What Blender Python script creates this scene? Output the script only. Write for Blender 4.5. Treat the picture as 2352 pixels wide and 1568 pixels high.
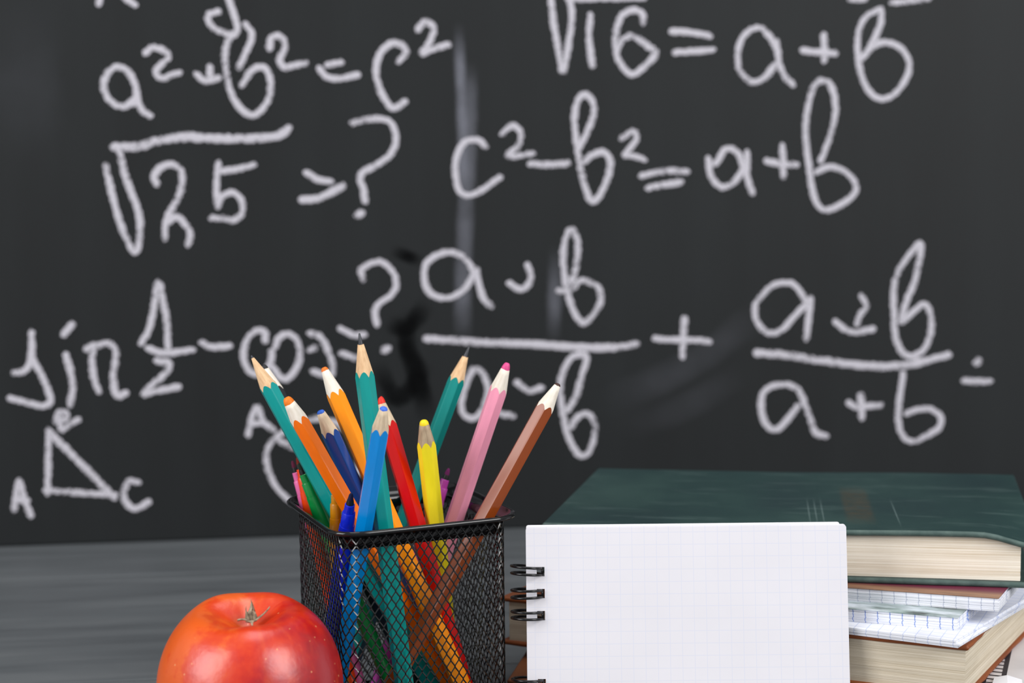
import bpy, bmesh, math, random
from mathutils import Vector, Matrix, noise as mnoise
random.seed(7)
for o in list(bpy.data.objects): bpy.data.objects.remove(o)
scn = bpy.context.scene
COL = scn.collection
R = math.radians
MM = 0.001

# ------------------------------------------------------------------ camera
FPX, PCX, PCY = 3500.0, 1176.0, 784.0
CAM_H, PITCH, ROLL = 0.229, R(6.2), R(0.6)
cam_d = bpy.data.cameras.new('camera')
cam = bpy.data.objects.new('camera', cam_d); COL.objects.link(cam)
cam_d.sensor_width = 36.0
cam_d.lens = FPX * 36.0 / 2352.0
cam_d.clip_start = 0.02
cam_d.dof.use_dof = True
cam_d.dof.focus_distance = 0.618
cam_d.dof.aperture_fstop = 8.0
cam_d.dof.aperture_blades = 0
CM = Matrix.Rotation(R(90) - PITCH, 4, 'X') @ Matrix.Rotation(-ROLL, 4, 'Z')
CM.translation = (0, 0, CAM_H)
cam.matrix_world = CM
scn.camera = cam

# ------------------------------------------------------------------ world, lights, exposure
wld = bpy.data.worlds.new('studio'); scn.world = wld; wld.use_nodes = True
wld.node_tree.nodes['Background'].inputs['Color'].default_value = (0.95, 0.97, 1.0, 1)
wld.node_tree.nodes['Background'].inputs['Strength'].default_value = 0.46

def area(name, loc, target, sx, sy, power, col=(1, 1, 1)):
    l = bpy.data.lights.new(name, 'AREA'); l.shape = 'RECTANGLE'; l.size = sx; l.size_y = sy
    l.energy = power; l.color = col
    o = bpy.data.objects.new(name, l); COL.objects.link(o); o.location = loc
    d = Vector(target) - Vector(loc)
    o.rotation_euler = d.to_track_quat('-Z', 'Y').to_euler()
    return o
area('softbox_left', (-1.50, -0.45, 0.95), (-0.05, 0.62, 0.05), 1.0, 1.3, 28, (1.0, 0.99, 0.98))
area('softbox_right', (1.35, -0.40, 1.00), (-0.05, 0.62, 0.05), 0.9, 1.2, 26, (1.0, 0.99, 0.98))
area('ceiling_light', (0.1, 0.75, 2.3), (0.0, 0.75, 0.0), 1.4, 1.0, 16, (1, 1, 1))

vs = scn.view_settings
vs.view_transform = 'Standard'; vs.look = 'None'; vs.gamma = 1.0; vs.use_curve_mapping = False
vs.exposure = 0.0

# ------------------------------------------------------------------ helpers
def link(name, me, parent=None, mat=None):
    o = bpy.data.objects.new(name, me); COL.objects.link(o)
    if parent: o.parent = parent
    if mat and me is not None: me.materials.append(mat)
    return o
def tag(o, label=None, cat=None, group=None, kind=None):
    if label: o['label'] = label
    if cat: o['category'] = cat
    if group: o['group'] = group
    if kind: o['kind'] = kind
    return o
def empty(name, loc, rz=0.0):
    o = bpy.data.objects.new(name, None); COL.objects.link(o); o.empty_display_size = 0.01
    o.location = loc; o.rotation_euler = (0, 0, rz); return o
def mesh(name, verts, faces, smooth=False):
    me = bpy.data.meshes.new(name); me.from_pydata([tuple(v) for v in verts], [], faces)
    if smooth: me.polygons.foreach_set('use_smooth', [True] * len(me.polygons))
    me.update(); return me
def from_bm(name, bm, smooth=False):
    me = bpy.data.meshes.new(name); bm.normal_update(); bm.to_mesh(me); bm.free()
    if smooth: me.polygons.foreach_set('use_smooth', [True] * len(me.polygons))
    return me
def ss(a, b, x):
    t = min(1.0, max(0.0, (x - a) / (b - a))); return t * t * (3 - 2 * t)

def cam_ray(px, py):
    return CM.to_3x3() @ Vector(((px - PCX) / FPX, -(py - PCY) / FPX, -1.0))

# node material helper
class NM:
    def __init__(s, name):
        s.m = bpy.data.materials.new(name); s.m.use_nodes = True
        s.nt = s.m.node_tree; s.n = s.nt.nodes; s.b = s.n['Principled BSDF']
    def new(s, t, **kw):
        nd = s.n.new(t)
        for k, v in kw.items():
            if k.startswith('i_'):
                nm = k[2:]; nm = int(nm) if nm.isdigit() else nm.replace('_', ' ')
                if hasattr(v, 'is_output'): s.nt.links.new(v, nd.inputs[nm])
                else: nd.inputs[nm].default_value = v
            else: setattr(nd, k, v)
        return nd
    def set(s, nm, v):
        if hasattr(v, 'is_output'): s.nt.links.new(v, s.b.inputs[nm])
        else: s.b.inputs[nm].default_value = v
    def ramp(s, fac, stops):
        r = s.new('ShaderNodeValToRGB', i_Fac=fac); e = r.color_ramp.elements
        while len(e) > 1: e.remove(e[0])
        e[0].position = stops[0][0]; e[0].color = stops[0][1]
        for p, c in stops[1:]:
            x = e.new(p); x.color = c
        return r.outputs['Color']
    def math(s, op, a, b=0.0, clamp=False):
        return s.new('ShaderNodeMath', operation=op, use_clamp=clamp, i_0=a, i_1=b).outputs[0]
    def mix(s, f, a, b, blend='MIX'):
        nd = s.new('ShaderNodeMix', data_type='RGBA', blend_type=blend)
        for k, v in ((0, f), (6, a), (7, b)):
            if hasattr(v, 'is_output'): s.nt.links.new(v, nd.inputs[k])
            else: nd.inputs[k].default_value = v
        return nd.outputs[2]
    def coord(s, scale=(1, 1, 1), out='Object', loc=(0, 0, 0)):
        tc = s.new('ShaderNodeTexCoord')
        return s.new('ShaderNodeMapping', i_Vector=tc.outputs[out], i_Scale=scale, i_Location=loc).outputs[0]
    def noise(s, vec, scale, detail=3.0, rough=0.55):
        return s.new('ShaderNodeTexNoise', i_Vector=vec, i_Scale=scale, i_Detail=detail, i_Roughness=rough).outputs[0]
    def bump(s, h, strength, dist):
        s.set('Normal', s.new('ShaderNodeBump', i_Height=h, i_Strength=strength, i_Distance=dist).outputs[0])
def c4(r, g, b): return (r, g, b, 1.0)
def srgb(r, g, b):
    f = lambda v: (v / 255.0 / 12.92) if v / 255.0 <= 0.04045 else ((v / 255.0 + 0.055) / 1.055) ** 2.4
    return (f(r), f(g), f(b), 1.0)
def sc(c, k): return (c[0] * k, c[1] * k, c[2] * k, 1.0)
def plain(name, col, rough=0.5, var=0.12, scale=60.0, coat=0.0, spec=0.5, metal=0.0):
    m = NM(name); v = m.coord()
    n = m.noise(v, scale)
    m.set('Base Color', m.ramp(n, [(0.3, sc(col, 1 - var)), (0.7, sc(col, 1 + var))]))
    m.set('Roughness', rough); m.set('Specular IOR Level', spec); m.set('Metallic', metal)
    if coat: m.set('Coat Weight', coat); m.set('Coat Roughness', 0.12)
    return m.m

# ------------------------------------------------------------------ materials
def mat_board():
    m = NM('blackboard_paint'); v = m.coord((9, 9, 0.9)); n = m.noise(v, 3.0, 5)
    v2 = m.coord((1, 1, 1)); n2 = m.noise(v2, 3.2, 4); n3 = m.noise(v2, 900, 2)
    f = m.math('ADD', m.math('MULTIPLY', n, 0.5), m.math('MULTIPLY', n2, 0.5))
    m.set('Base Color', m.ramp(f, [(0.35, srgb(17, 20, 22)), (0.62, srgb(24, 28, 30))]))
    m.set('Roughness', 0.62); m.set('Specular IOR Level', 0.35); m.bump(n3, 0.15, 0.0004)
    return m.m
def mat_table():
    m = NM('grey_painted_wood')
    v = m.coord((2.2, 26, 26)); n = m.noise(v, 2.0, 6, 0.6)
    v2 = m.coord((1.2, 5, 5)); n2 = m.noise(v2, 2.4, 4)
    f = m.math('ADD', m.math('MULTIPLY', n, 0.6), m.math('MULTIPLY', n2, 0.4))
    m.set('Base Color', m.ramp(f, [(0.30, srgb(68, 71, 74)), (0.5, srgb(90, 94, 97)), (0.70, srgb(108, 111, 113))]))
    m.set('Roughness', m.ramp(n, [(0.3, c4(.42, .42, .42)), (0.7, c4(.58, .58, .58))])); m.set('Specular IOR Level', 0.45)
    m.bump(n, 0.25, 0.0006); return m.m
def mat_alpha(name, col, kind):
    m = NM(name)
    at = m.new('ShaderNodeAttribute', attribute_name='chalk_cover').outputs['Fac']
    v = m.coord()
    if kind == 'chalk':
        n = m.noise(v, 620, 2, 0.6); n2 = m.noise(v, 70, 3)
        k = m.math('ADD', m.math('MULTIPLY', m.math('SUBTRACT', n, 0.5), 2.3), m.math('MULTIPLY', m.math('SUBTRACT', n2, 0.5), 0.9))
        t = m.math('ADD', m.math('SUBTRACT', m.math('MULTIPLY', at, 1.35), 0.45), k)
        a = m.math('MULTIPLY', t, 1.5, True)
        a = m.math('MULTIPLY', a, 0.95)
    else:
        n = m.noise(v, 40, 4); a = m.math('MULTIPLY', at, m.math('MULTIPLY', n, 1.9), True)
    m.set('Base Color', col); m.set('Roughness', 0.95); m.set('Specular IOR Level', 0.1); m.set('Alpha', a)
    return m.m
def mat_wood(name, a, b):
    m = NM(name); v = m.coord((900, 900, 70)); n = m.noise(v, 1.0, 4)
    m.set('Base Color', m.ramp(n, [(0.32, a), (0.68, b)])); m.set('Roughness', 0.7); m.set('Specular IOR Level', 0.25)
    m.bump(n, 0.3, 0.0002); return m.m
def mat_paint(name, col, rough=0.22):
    m = NM(name); v = m.coord((250, 250, 60)); n = m.noise(v, 1.0, 3); n2 = m.noise(m.coord(), 1400, 2)
    c = m.ramp(n, [(0.25, sc(col, 0.90)), (0.75, sc(col, 1.07))])
    c = m.mix(m.math('GREATER_THAN', n2, 0.77), c, sc(col, 0.55))
    m.set('Base Color', c); m.set('Roughness', rough); m.set('Specular IOR Level', 0.5)
    return m.m
def mat_pages(name, light, dark, freq, contrast=1.0):
    # page edges: thin layers stacked along local z
    m = NM(name); v = m.coord((7, 7, freq)); n = m.noise(v, 1.0, 4, 0.6)
    v2 = m.coord((10, 10, freq * 0.16)); n2 = m.noise(v2, 1.0, 3); n3 = m.noise(m.coord(), 120, 3)
    f = m.math('ADD', m.math('MULTIPLY', n, 0.72), m.math('ADD', m.math('MULTIPLY', n2, 0.22), m.math('MULTIPLY', n3, 0.06)))
    m.set('Base Color', m.ramp(f, [(0.5 - .16 * contrast, dark), (0.5 + .06 * contrast, light), (1.0, light)]))
    m.set('Roughness', 0.9); m.set('Specular IOR Level', 0.1); m.bump(n, 0.5, 0.0003); return m.m
def mat_leather(name, a, b, rough=0.5, scale=700):
    m = NM(name); v = m.coord(); n = m.noise(v, 22, 5); n2 = m.noise(v, scale, 3)
    c = m.ramp(n, [(0.3, a), (0.7, b)])
    m.set('Base Color', c); m.set('Roughness', rough); m.set('Specular IOR Level', 0.4); m.bump(n2, 0.35, 0.0003); return m.m
def mat_grid_sheet():
    # squared paper: faint lines every 5 mm, local x (right) and z (up)
    m = NM('squared_paper'); tc = m.new('ShaderNodeTexCoord'); sp = m.new('ShaderNodeSeparateXYZ', i_Vector=tc.outputs['Object'])
    def line(o, off):
        p = m.math('PINGPONG', m.math('ADD', o, off), 0.0025)
        return m.math('LESS_THAN', p, 0.00014)
    lx = line(sp.outputs['X'], -0.0034); lz = line(sp.outputs['Z'], -0.0797 + 0.085)
    l = m.math('MAXIMUM', lx, lz)
    n = m.noise(m.coord(), 30, 3)
    base = m.ramp(n, [(0.3, srgb(221, 219, 225)), (0.7, srgb(225, 223, 229))])
    m.set('Base Color', m.mix(m.math('MULTIPLY', l, 0.32), base, srgb(196, 204, 226)))
    m.set('Roughness', 0.85); m.set('Specular IOR Level', 0.15); return m.m
def mat_ruled_edge(name, ink, base=srgb(232, 234, 242), strength=0.8, pitch=0.005):
    # edges of squared exercise-book pages: ticks every 5 mm where printed lines meet the cut, layers along z
    m = NM(name); tc = m.new('ShaderNodeTexCoord'); sp = m.new('ShaderNodeSeparateXYZ', i_Vector=tc.outputs['Object'])
    j = m.math('MULTIPLY', m.math('SUBTRACT', m.noise(m.coord((3, 3, 700)), 1.0, 2), 0.5), 0.0022)
    def line(o, off):
        p = m.math('PINGPONG', m.math('ADD', m.math('ADD', o, j), off), pitch / 2)
        return m.math('LESS_THAN', p, 0.00020)
    l = m.math('MAXIMUM', line(sp.outputs['X'], 0.1018), line(sp.outputs['Y'], 0.1025))
    n = m.noise(m.coord((16, 16, 2600)), 1.0, 4)
    b = m.ramp(n, [(0.28, sc(base, 0.55)), (0.5, base), (1, base)])
    m.set('Base Color', m.mix(m.math('MULTIPLY', l, strength), b, ink)); m.set('Roughness', 0.85); m.set('Specular IOR Level', 0.1)
    m.bump(n, 0.4, 0.0003); return m.m
def mat_green_cover():
    m = NM('green_cloth_cover'); v = m.coord(); n = m.noise(v, 14, 5, 0.6); n2 = m.noise(v, 1300, 3); n3 = m.noise(m.coord((1, 5, 5)), 30, 4)
    c = m.ramp(n, [(0.3, srgb(22, 45, 48)), (0.52, srgb(29, 55, 54)), (0.75, srgb(46, 71, 67))])
    c = m.mix(m.math('MULTIPLY', m.math('SUBTRACT', n3, 0.55, True), 1.6, True), c, srgb(88, 108, 105))
    # faded brown stamp on the top board and three blind lines beside it
    tc = m.new('ShaderNodeTexCoord'); sp = m.new('ShaderNodeSeparateXYZ', i_Vector=tc.outputs['Object'])
    def band(o, a, b, soft=0.003):
        p = m.new('ShaderNodeMapRange', interpolation_type='SMOOTHSTEP', i_Value=o, i_1=a, i_2=a + soft).outputs[0]
        q = m.new('ShaderNodeMapRange', interpolation_type='SMOOTHSTEP', i_Value=o, i_1=b, i_2=b - soft).outputs[0]
        return m.math('MULTIPLY', p, q)
    st = m.math('MULTIPLY', band(sp.outputs['X'], 0.131, 0.146), band(sp.outputs['Y'], 0.006, 0.098, 0.025))
    nb = m.noise(v, 260, 4)
    c = m.mix(m.math('MULTIPLY', st, m.math('MULTIPLY', m.math('SUBTRACT', nb, 0.2, True), 1.4)), c, srgb(70, 60, 44))
    ln = None
    for x0 in (0.1165, 0.1195, 0.1225, 0.1545):
        l = m.math('LESS_THAN', m.math('ABSOLUTE', m.math('SUBTRACT', sp.outputs['X'], x0)), 0.00035)
        ln = l if ln is None else m.math('MAXIMUM', ln, l)
    ln = m.math('MULTIPLY', ln, band(sp.outputs['Y'], 0.002, 0.07, 0.03))
    c = m.mix(m.math('MULTIPLY', ln, 0.28), c, srgb(120, 140, 138))
    wear = m.math('MULTIPLY', m.math('LESS_THAN', sp.outputs['Y'], 0.0011), m.math('MULTIPLY', m.noise(v, 160, 4), 0.62))
    c = m.mix(wear, c, srgb(120, 140, 132))
    m.set('Base Color', c); m.set('Roughness', 0.55); m.set('Specular IOR Level', 0.4); m.bump(n2, 0.3, 0.0003); return m.m
def mat_woodprint():
    m = NM('printed_cover'); tc = m.new('ShaderNodeTexCoord'); sp = m.new('ShaderNodeSeparateXYZ', i_Vector=tc.outputs['Object'])
    n = m.noise(m.coord((30, 160, 1)), 1.0, 5)
    w = m.ramp(n, [(0.3, srgb(96, 62, 48)), (0.6, srgb(158, 116, 88))])
    f = m.new('ShaderNodeMapRange', i_Value=m.math('ADD', sp.outputs['Y'], m.math('MULTIPLY', n, 0.006)), i_1=0.0075, i_2=0.0125).outputs[0]
    m.set('Base Color', m.mix(f, w, srgb(112, 44, 66))); m.set('Roughness', 0.35); m.set('Specular IOR Level', 0.5); return m.m
def mat_photoprint():
    m = NM('photo_cover'); n = m.noise(m.coord((45, 130, 1)), 1.0, 4); n2 = m.noise(m.coord((25, 60, 1), loc=(3, 1, 0)), 1.0, 3)
    c = m.ramp(n, [(0.36, srgb(56, 66, 60)), (0.48, srgb(150, 165, 165)), (0.62, srgb(212, 220, 228))])
    c = m.mix(m.math('MULTIPLY', m.math('SUBTRACT', n2, 0.5, True), 3.0, True), c, srgb(120, 158, 142))
    m.set('Base Color', c); m.set('Roughness', 0.35); return m.m
def mat_apple():
    m = NM('apple_skin'); v = m.coord(); tc = m.new('ShaderNodeTexCoord'); sp = m.new('ShaderNodeSeparateXYZ', i_Vector=tc.outputs['Object'])
    n = m.noise(v, 60, 5, 0.6)
    # orange ground colour on one cheek (local -x) and round the calyx end
    g = m.math('ADD', m.math('MULTIPLY', sp.outputs['X'], -13.0), m.math('MULTIPLY', m.math('SUBTRACT', sp.outputs['Z'], 0.040), 12.0))
    g = m.math('ADD', g, m.math('MULTIPLY', m.math('SUBTRACT', n, 0.5), 1.7))
    c = m.ramp(m.math('ADD', g, 0.50), [(0.18, srgb(158, 10, 22)), (0.42, srgb(184, 18, 14)), (0.66, srgb(206, 46, 10)), (0.88, srgb(214, 66, 14)), (1.0, srgb(224, 92, 24))])
    # meridian streaks
    at = m.math('ARCTAN2', sp.outputs['Y'], sp.outputs['X'])
    cv = m.new('ShaderNodeCombineXYZ', i_X=m.math('MULTIPLY', at, 7.0), i_Y=m.math('MULTIPLY', sp.outputs['Z'], 90.0), i_Z=0.0).outputs[0]
    s = m.noise(cv, 1.0, 4)
    c = m.mix(m.math('MULTIPLY', m.math('SUBTRACT', s, 0.52, True), 1.3, True), c, srgb(224, 96, 40))
    vo = m.new('ShaderNodeTexVoronoi', feature='F1', i_Vector=v, i_Scale=260.0)
    rnd = m.new('ShaderNodeSeparateColor', i_Color=vo.outputs['Color']).outputs[0]
    d = m.math('MULTIPLY', m.math('LESS_THAN', vo.outputs['Distance'], m.math('MULTIPLY', rnd, 0.11)), 0.7)
    c = m.mix(d, c, srgb(240, 176, 120))
    m.set('Base Color', c); m.set('Roughness', 0.31); m.set('Specular IOR Level', 0.75)
    m.set('Subsurface Weight', 0.06); m.set('Subsurface Radius', (0.004, 0.0015, 0.001)); m.set('Subsurface Scale', 1.0)
    m.bump(m.noise(v, 130, 4), 0.22, 0.0012); return m.m

M = {}
M['board'] = mat_board(); M['table'] = mat_table()
M['chalk'] = mat_alpha('white_chalk', srgb(200, 197, 206), 'chalk')
M['dust'] = mat_alpha('chalk_dust', srgb(150, 152, 164), 'dust')
M['wet'] = mat_alpha('wiped_mark', srgb(8, 9, 10), 'dust')
M['black_metal'] = plain('black_enamel', (0.005, 0.005, 0.0055, 1), 0.09, 0.1, 200, spec=0.5)
M['mesh'] = plain('black_enamel_mesh', (0.0045, 0.0045, 0.005, 1), 0.17, 0.1, 200, spec=0.6)
M['wire'] = plain('black_coated_wire', (0.007, 0.007, 0.008, 1), 0.22, 0.1, 300)
M['sheet'] = mat_grid_sheet()
M['sheet_plain'] = plain('white_paper', srgb(228, 227, 231), 0.9, 0.02, 40, spec=0.1)
M['card'] = plain('grey_backing_card', srgb(150, 144, 134), 0.9, 0.06, 120, spec=0.1)
M['green'] = mat_green_cover()
M['green_pages'] = mat_pages('ivory_page_edges', srgb(246, 236, 221), srgb(216, 199, 174), 1500, 0.8)
M['brown_pages'] = mat_pages('aged_page_edges', srgb(222, 211, 192), srgb(184, 168, 142), 2600, 1.0)
M['brown'] = mat_leather('rust_brown_leather', srgb(122, 62, 30), srgb(158, 88, 44), 0.5)
M['brown_dark'] = mat_leather('dark_brown_leather', srgb(104, 58, 32), srgb(138, 82, 46), 0.55)
M['endpaper'] = plain('cream_endpaper', srgb(222, 212, 196), 0.85, 0.04, 50)
M['booklet'] = plain('pale_grey_cover', srgb(222, 218, 220), 0.55, 0.05, 60)
M['print_dark'] = plain('dark_print_ink', srgb(38, 34, 44), 0.6, 0.05, 60)
M['edge_pale'] = mat_ruled_edge('squared_page_edges_pale', srgb(150, 160, 186), strength=0.55)
M['edge_blue'] = mat_ruled_edge('squared_page_edges_blue', srgb(98, 132, 206), strength=0.8)
M['edge_sheet'] = mat_ruled_edge('squared_loose_paper', srgb(112, 140, 205), strength=0.35)
M['woodprint'] = mat_woodprint(); M['photo'] = mat_photoprint()
M['apple'] = mat_apple()
M['sepal'] = plain('dry_sepal', srgb(150, 134, 112), 0.85, 0.45, 700)
M['graphite'] = plain('graphite', srgb(62, 64, 70), 0.35, 0.1, 300)

# ------------------------------------------------------------------ table
BY = math.atan2(0.9769 - 0.9407, 0.0070 + 0.3239)     # board and table direction
bdir = Vector((math.cos(BY), math.sin(BY), 0)); bnrm = Vector((math.sin(BY), -math.cos(BY), 0))
B0 = Vector((0.0070, 0.9769, 0.0))                    # a point at the foot of the board's face
table = tag(empty('table', (0, 0, 0)), 'dark grey painted wooden table under the apple, cup and books', 'table')
def bevel_box(name, x0, x1, y0, y1, z0, z1, bev, seg=2):
    bm = bmesh.new(); bmesh.ops.create_cube(bm, size=1.0)
    for v in bm.verts:
        v.co = Vector((x0 if v.co.x < 0 else x1, y0 if v.co.y < 0 else y1, z0 if v.co.z < 0 else z1))
    bmesh.ops.bevel(bm, geom=list(bm.edges), offset=bev, segments=seg, affect='EDGES', profile=0.6)
    return from_bm(name, bm)
PW = 0.192
pm = bevel_box('plank', -0.95, 0.95, 0.0004, PW - 0.0004, -0.03, 0.0, 0.0012)
pm.materials.append(M['table'])
ref = Vector((-0.2239, 0.8692, 0)); dref = (ref - B0).dot(-bnrm)   # joint seen behind the apple
for k in range(-4, 2):
    p = link('plank', pm, table)
    p.location = B0 + (-bnrm) * (dref + k * PW) + bdir * (0.13 * ((k * 3) % 4 - 1.5)); p.rotation_euler = (0, 0, BY)

# ------------------------------------------------------------------ blackboard
board = tag(empty('blackboard', B0, BY), 'black chalkboard covered in white chalk formulas standing behind the table', 'blackboard')
bp = link('panel', bevel_box('panel', -0.85, 0.85, 0.0, 0.016, 0.0, 0.95, 0.0015), board, M['board'])

def to_board(px, py):
    d = cam_ray(px, py); o = CM.translation
    t = (B0 - o).dot(bnrm) / d.dot(bnrm); p = o + d * t - B0
    return (p.dot(bdir), p.z)
def catmull(pts, n=6):
    if len(pts) < 3: 
        a, b = pts[0], pts[-1]
        return [(a[0] + (b[0] - a[0]) * i / n, a[1] + (b[1] - a[1]) * i / n) for i in range(n + 1)]
    P = [(2 * pts[0][0] - pts[1][0], 2 * pts[0][1] - pts[1][1])] + list(pts) + [(2 * pts[-1][0] - pts[-2][0], 2 * pts[-1][1] - pts[-2][1])]
    out = []
    for i in range(1, len(P) - 2):
        p0, p1, p2, p3 = P[i - 1:i + 3]
        for k in range(n):
            t = k / n
            out.append(tuple(0.5 * (2 * p1[a] + (p2[a] - p0[a]) * t + (2 * p0[a] - 5 * p1[a] + 4 * p2[a] - p3[a]) * t * t + (3 * p1[a] - p0[a] - 3 * p2[a] + p3[a]) * t ** 3) for a in (0, 1)))
    out.append(P[-2]); return out
def ribbon(V, F, D, path, w, y, strength=1.0, nx=6, soft=0.0):
    """flat chalk stroke in board coordinates (x, z); w half width; domed slightly off the panel"""
    n = len(path); base = len(V); L = [0.0]
    for i in range(1, n): L.append(L[-1] + math.hypot(path[i][0] - path[i - 1][0], path[i][1] - path[i - 1][1]))
    tot = max(L[-1], 1e-6)
    # rounded ends: extend by half width
    def tang(i):
        a, b = path[max(0, i - 1)], path[min(n - 1, i + 1)]
        d = math.hypot(b[0] - a[0], b[1] - a[1]) or 1e-9
        return ((b[0] - a[0]) / d, (b[1] - a[1]) / d)
    rows = []
    t0 = tang(0); t1 = tang(n - 1)
    for a in (0.97, 0.75, 0.4): rows.append((path[0][0] - t0[0] * w * a, path[0][1] - t0[1] * w * a, t0, math.sqrt(1 - a * a), 0.0))
    for i in range(n): rows.append((path[i][0], path[i][1], tang(i), 1.0, L[i]))
    for a in (0.4, 0.75, 0.97): rows.append((path[-1][0] + t1[0] * w * a, path[-1][1] + t1[1] * w * a, t1, math.sqrt(1 - a * a), tot))
    for k, (x, z, t, s, l) in enumerate(rows):
        wob = 1.0 + 0.16 * mnoise.noise(Vector((x * 90, z * 90, 3.3))) 
        press = 1.0 + 0.30 * mnoise.noise(Vector((x * 40, z * 40, 9.1)))
        for j in range(nx + 1):
            q = -1 + 2 * j / nx
            ww = w * wob * s
            V.append((x - t[1] * q * ww, y - 0.0003 * (1 - q * q) * s, z + t[0] * q * ww))
            D.append(strength * press * ((1 - abs(q) ** 2.2) ** 0.7 * (0.35 + 0.65 * s) if not soft else (1 - q * q) * ss(0, soft, min(l, tot - l)) * s))
    m = nx + 1
    for k in range(len(rows) - 1):
        for j in range(nx):
            a = base + k * m + j
            F.append((a, a + 1, a + m + 1, a + m))
YC = [-0.00025]
def chalk(name, strokes, tf, w=10.0, mat='chalk', strength=1.0, label=None, n=6, soft=0.0):
    V, F, D = [], [], []
    for st in strokes:
        ww = w
        if isinstance(st, tuple): st, ww = st
        path = [to_board(tf[0] + x / tf[2], tf[1] + y / tf[2]) for x, y in st]
        if len(path) == 1: path = [path[0], (path[0][0] + 0.0004, path[0][1] + 0.0002)]
        ribbon(V, F, D, catmull(path, n), ww * 0.000277, YC[0], strength, soft=soft); YC[0] -= 0.00002
        if YC[0] < -0.0006: YC[0] = -0.00025
    me = mesh(name, V, F); a = me.attributes.new('chalk_cover', 'FLOAT', 'POINT'); a.data.foreach_set('value', D)
    o = link(name, me, board, M[mat])
    if label: o['label'] = label
    return o
A = (180, 0, 2.6133); B = (1000, 0, 1.96); C = (0, 580, 2.45); Dz = (800, 480, 2.6133); E = (1650, 500, 2.7037)
Lt, Nm = 'chalk_letter', 'chalk_numeral'
# first formula, upper left
chalk(Lt, [[(145, -70), (125, 18)], [(240, -60), (290, -5), (335, 25)]], A)
chalk(Lt, [[(335, 600), (290, 635), (235, 635), (175, 585), (152, 505), (180, 435), (235, 402), (300, 432), (342, 510), (350, 580), (325, 620)], [(345, 545), (362, 615), (388, 665), (428, 692)]], A)
chalk(Nm, [[(408, 315), (445, 285), (515, 305), (540, 345), (500, 385), (465, 430), (500, 470), (555, 452), (602, 438)]], A)
chalk('chalk_plus_sign', [[(712, 448), (760, 485), (845, 468)], [(792, 405), (790, 470)]], A)
chalk(Lt, [[(835, 72), (782, 92), (795, 150), (855, 190), (930, 212)], [(895, -30), (925, 60), (955, 170), (930, 215)]], A)
chalk(Lt, [[(1005, 150), (1038, 195), (1035, 250), (995, 335), (968, 400)], [(905, 235), (880, 320), (888, 430), (908, 530), (955, 630), (1030, 690), (1092, 668), (1140, 600), (1156, 510), (1135, 425), (1090, 402), (1040, 425), (985, 505)]], A)
chalk(Nm, [[(1148, 285), (1160, 230), (1200, 215), (1240, 258), (1232, 312), (1208, 355), (1232, 402), (1290, 395), (1362, 380)]], A)
chalk('chalk_equals_sign', [[(1500, 388), (1572, 375)], [(1450, 415), (1490, 460), (1560, 472), (1672, 450)]], A)
chalk(Lt, [[(1925, 365), (1968, 315), (1940, 270), (1880, 262), (1820, 310), (1788, 400), (1795, 490), (1830, 580), (1890, 650), (1955, 612)]], A)
chalk(Nm, [[(2040, 175), (2080, 130), (2130, 170), (2112, 245), (2060, 322), (2120, 297), (2215, 270)]], A)
# root of 25
chalk('chalk_root_sign', [[(165, 1000), (200, 1150), (240, 1300), (290, 1430), (340, 1515), (368, 1440), (368, 1300), (320, 1160), (275, 1030), (250, 920), (238, 885)], ([(220, 882), (350, 880), (470, 848), (620, 822), (780, 830), (950, 832), (1100, 828), (1205, 812), (1258, 775)], 12.5)], A)
chalk(Nm, [[(468, 1100), (455, 1060), (490, 1008), (550, 985), (610, 1012), (625, 1085), (600, 1185), (555, 1265), (522, 1360), (520, 1425)], [(528, 1340), (590, 1300), (640, 1345), (672, 1400), (660, 1462)]], A)
chalk(Nm, [[(842, 985), (830, 1080), (833, 1190), (838, 1235)], [(872, 1025), (950, 1015), (1048, 990)], [(838, 1222), (870, 1172), (935, 1158), (985, 1215), (978, 1285), (930, 1320), (870, 1310), (805, 1308)]], A)
chalk('chalk_equals_sign', [[(1372, 1038), (1430, 1075), (1512, 1090)], ([(1348, 1198), (1440, 1190), (1520, 1152), (1582, 1118)], 11.5)], A)
chalk('chalk_question_mark', [[(1650, 738), (1740, 715), (1845, 718), (1890, 760), (1905, 850), (1870, 930), (1790, 990), (1710, 1032), (1692, 1075), (1710, 1130), (1720, 1205)], ([(1685, 1285)], 14)], A)
# root of 16
chalk('chalk_root_sign', [[(520, 5), (535, 120), (558, 250), (574, 325), (598, 200), (615, 80), (602, -15)], [(600, -6), (780, -8), (935, -12)]], B)
chalk(Nm, [[(697, 72), (692, 180), (706, 292)]], B)
chalk(Nm, [[(935, 98), (930, 62), (880, 46), (832, 82), (810, 170), (816, 250), (850, 310), (890, 335), (940, 300), (990, 240), (950, 205), (890, 165), (842, 178), (816, 230)]], B)
chalk('chalk_equals_sign', [[(1065, 142), (1140, 145), (1232, 162)], [(1080, 237), (1160, 232), (1245, 224)]], B)
chalk(Lt, [[(1542, 235), (1500, 160), (1448, 125), (1390, 160), (1360, 240), (1372, 322), (1425, 370), (1482, 350), (1525, 295)], [(1535, 190), (1545, 280), (1568, 340), (1605, 378)]], B)
chalk('chalk_plus_sign', [[(1655, 228), (1720, 236), (1795, 240)], [(1748, 162), (1752, 230), (1750, 270)]], B)
chalk(Lt, [[(2000, 42), (1935, 78), (1902, 160), (1905, 280), (1932, 380), (1990, 442), (2060, 428), (2120, 350), (2132, 280), (2092, 215), (2022, 190), (1965, 212), (1920, 262)], [(2008, 55), (2000, 120), (1962, 200)]], B)
chalk(Lt, [[(1870, -4), (1932, -7)], [(2058, 12), (2130, 5), (2215, -6)]], B)
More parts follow.
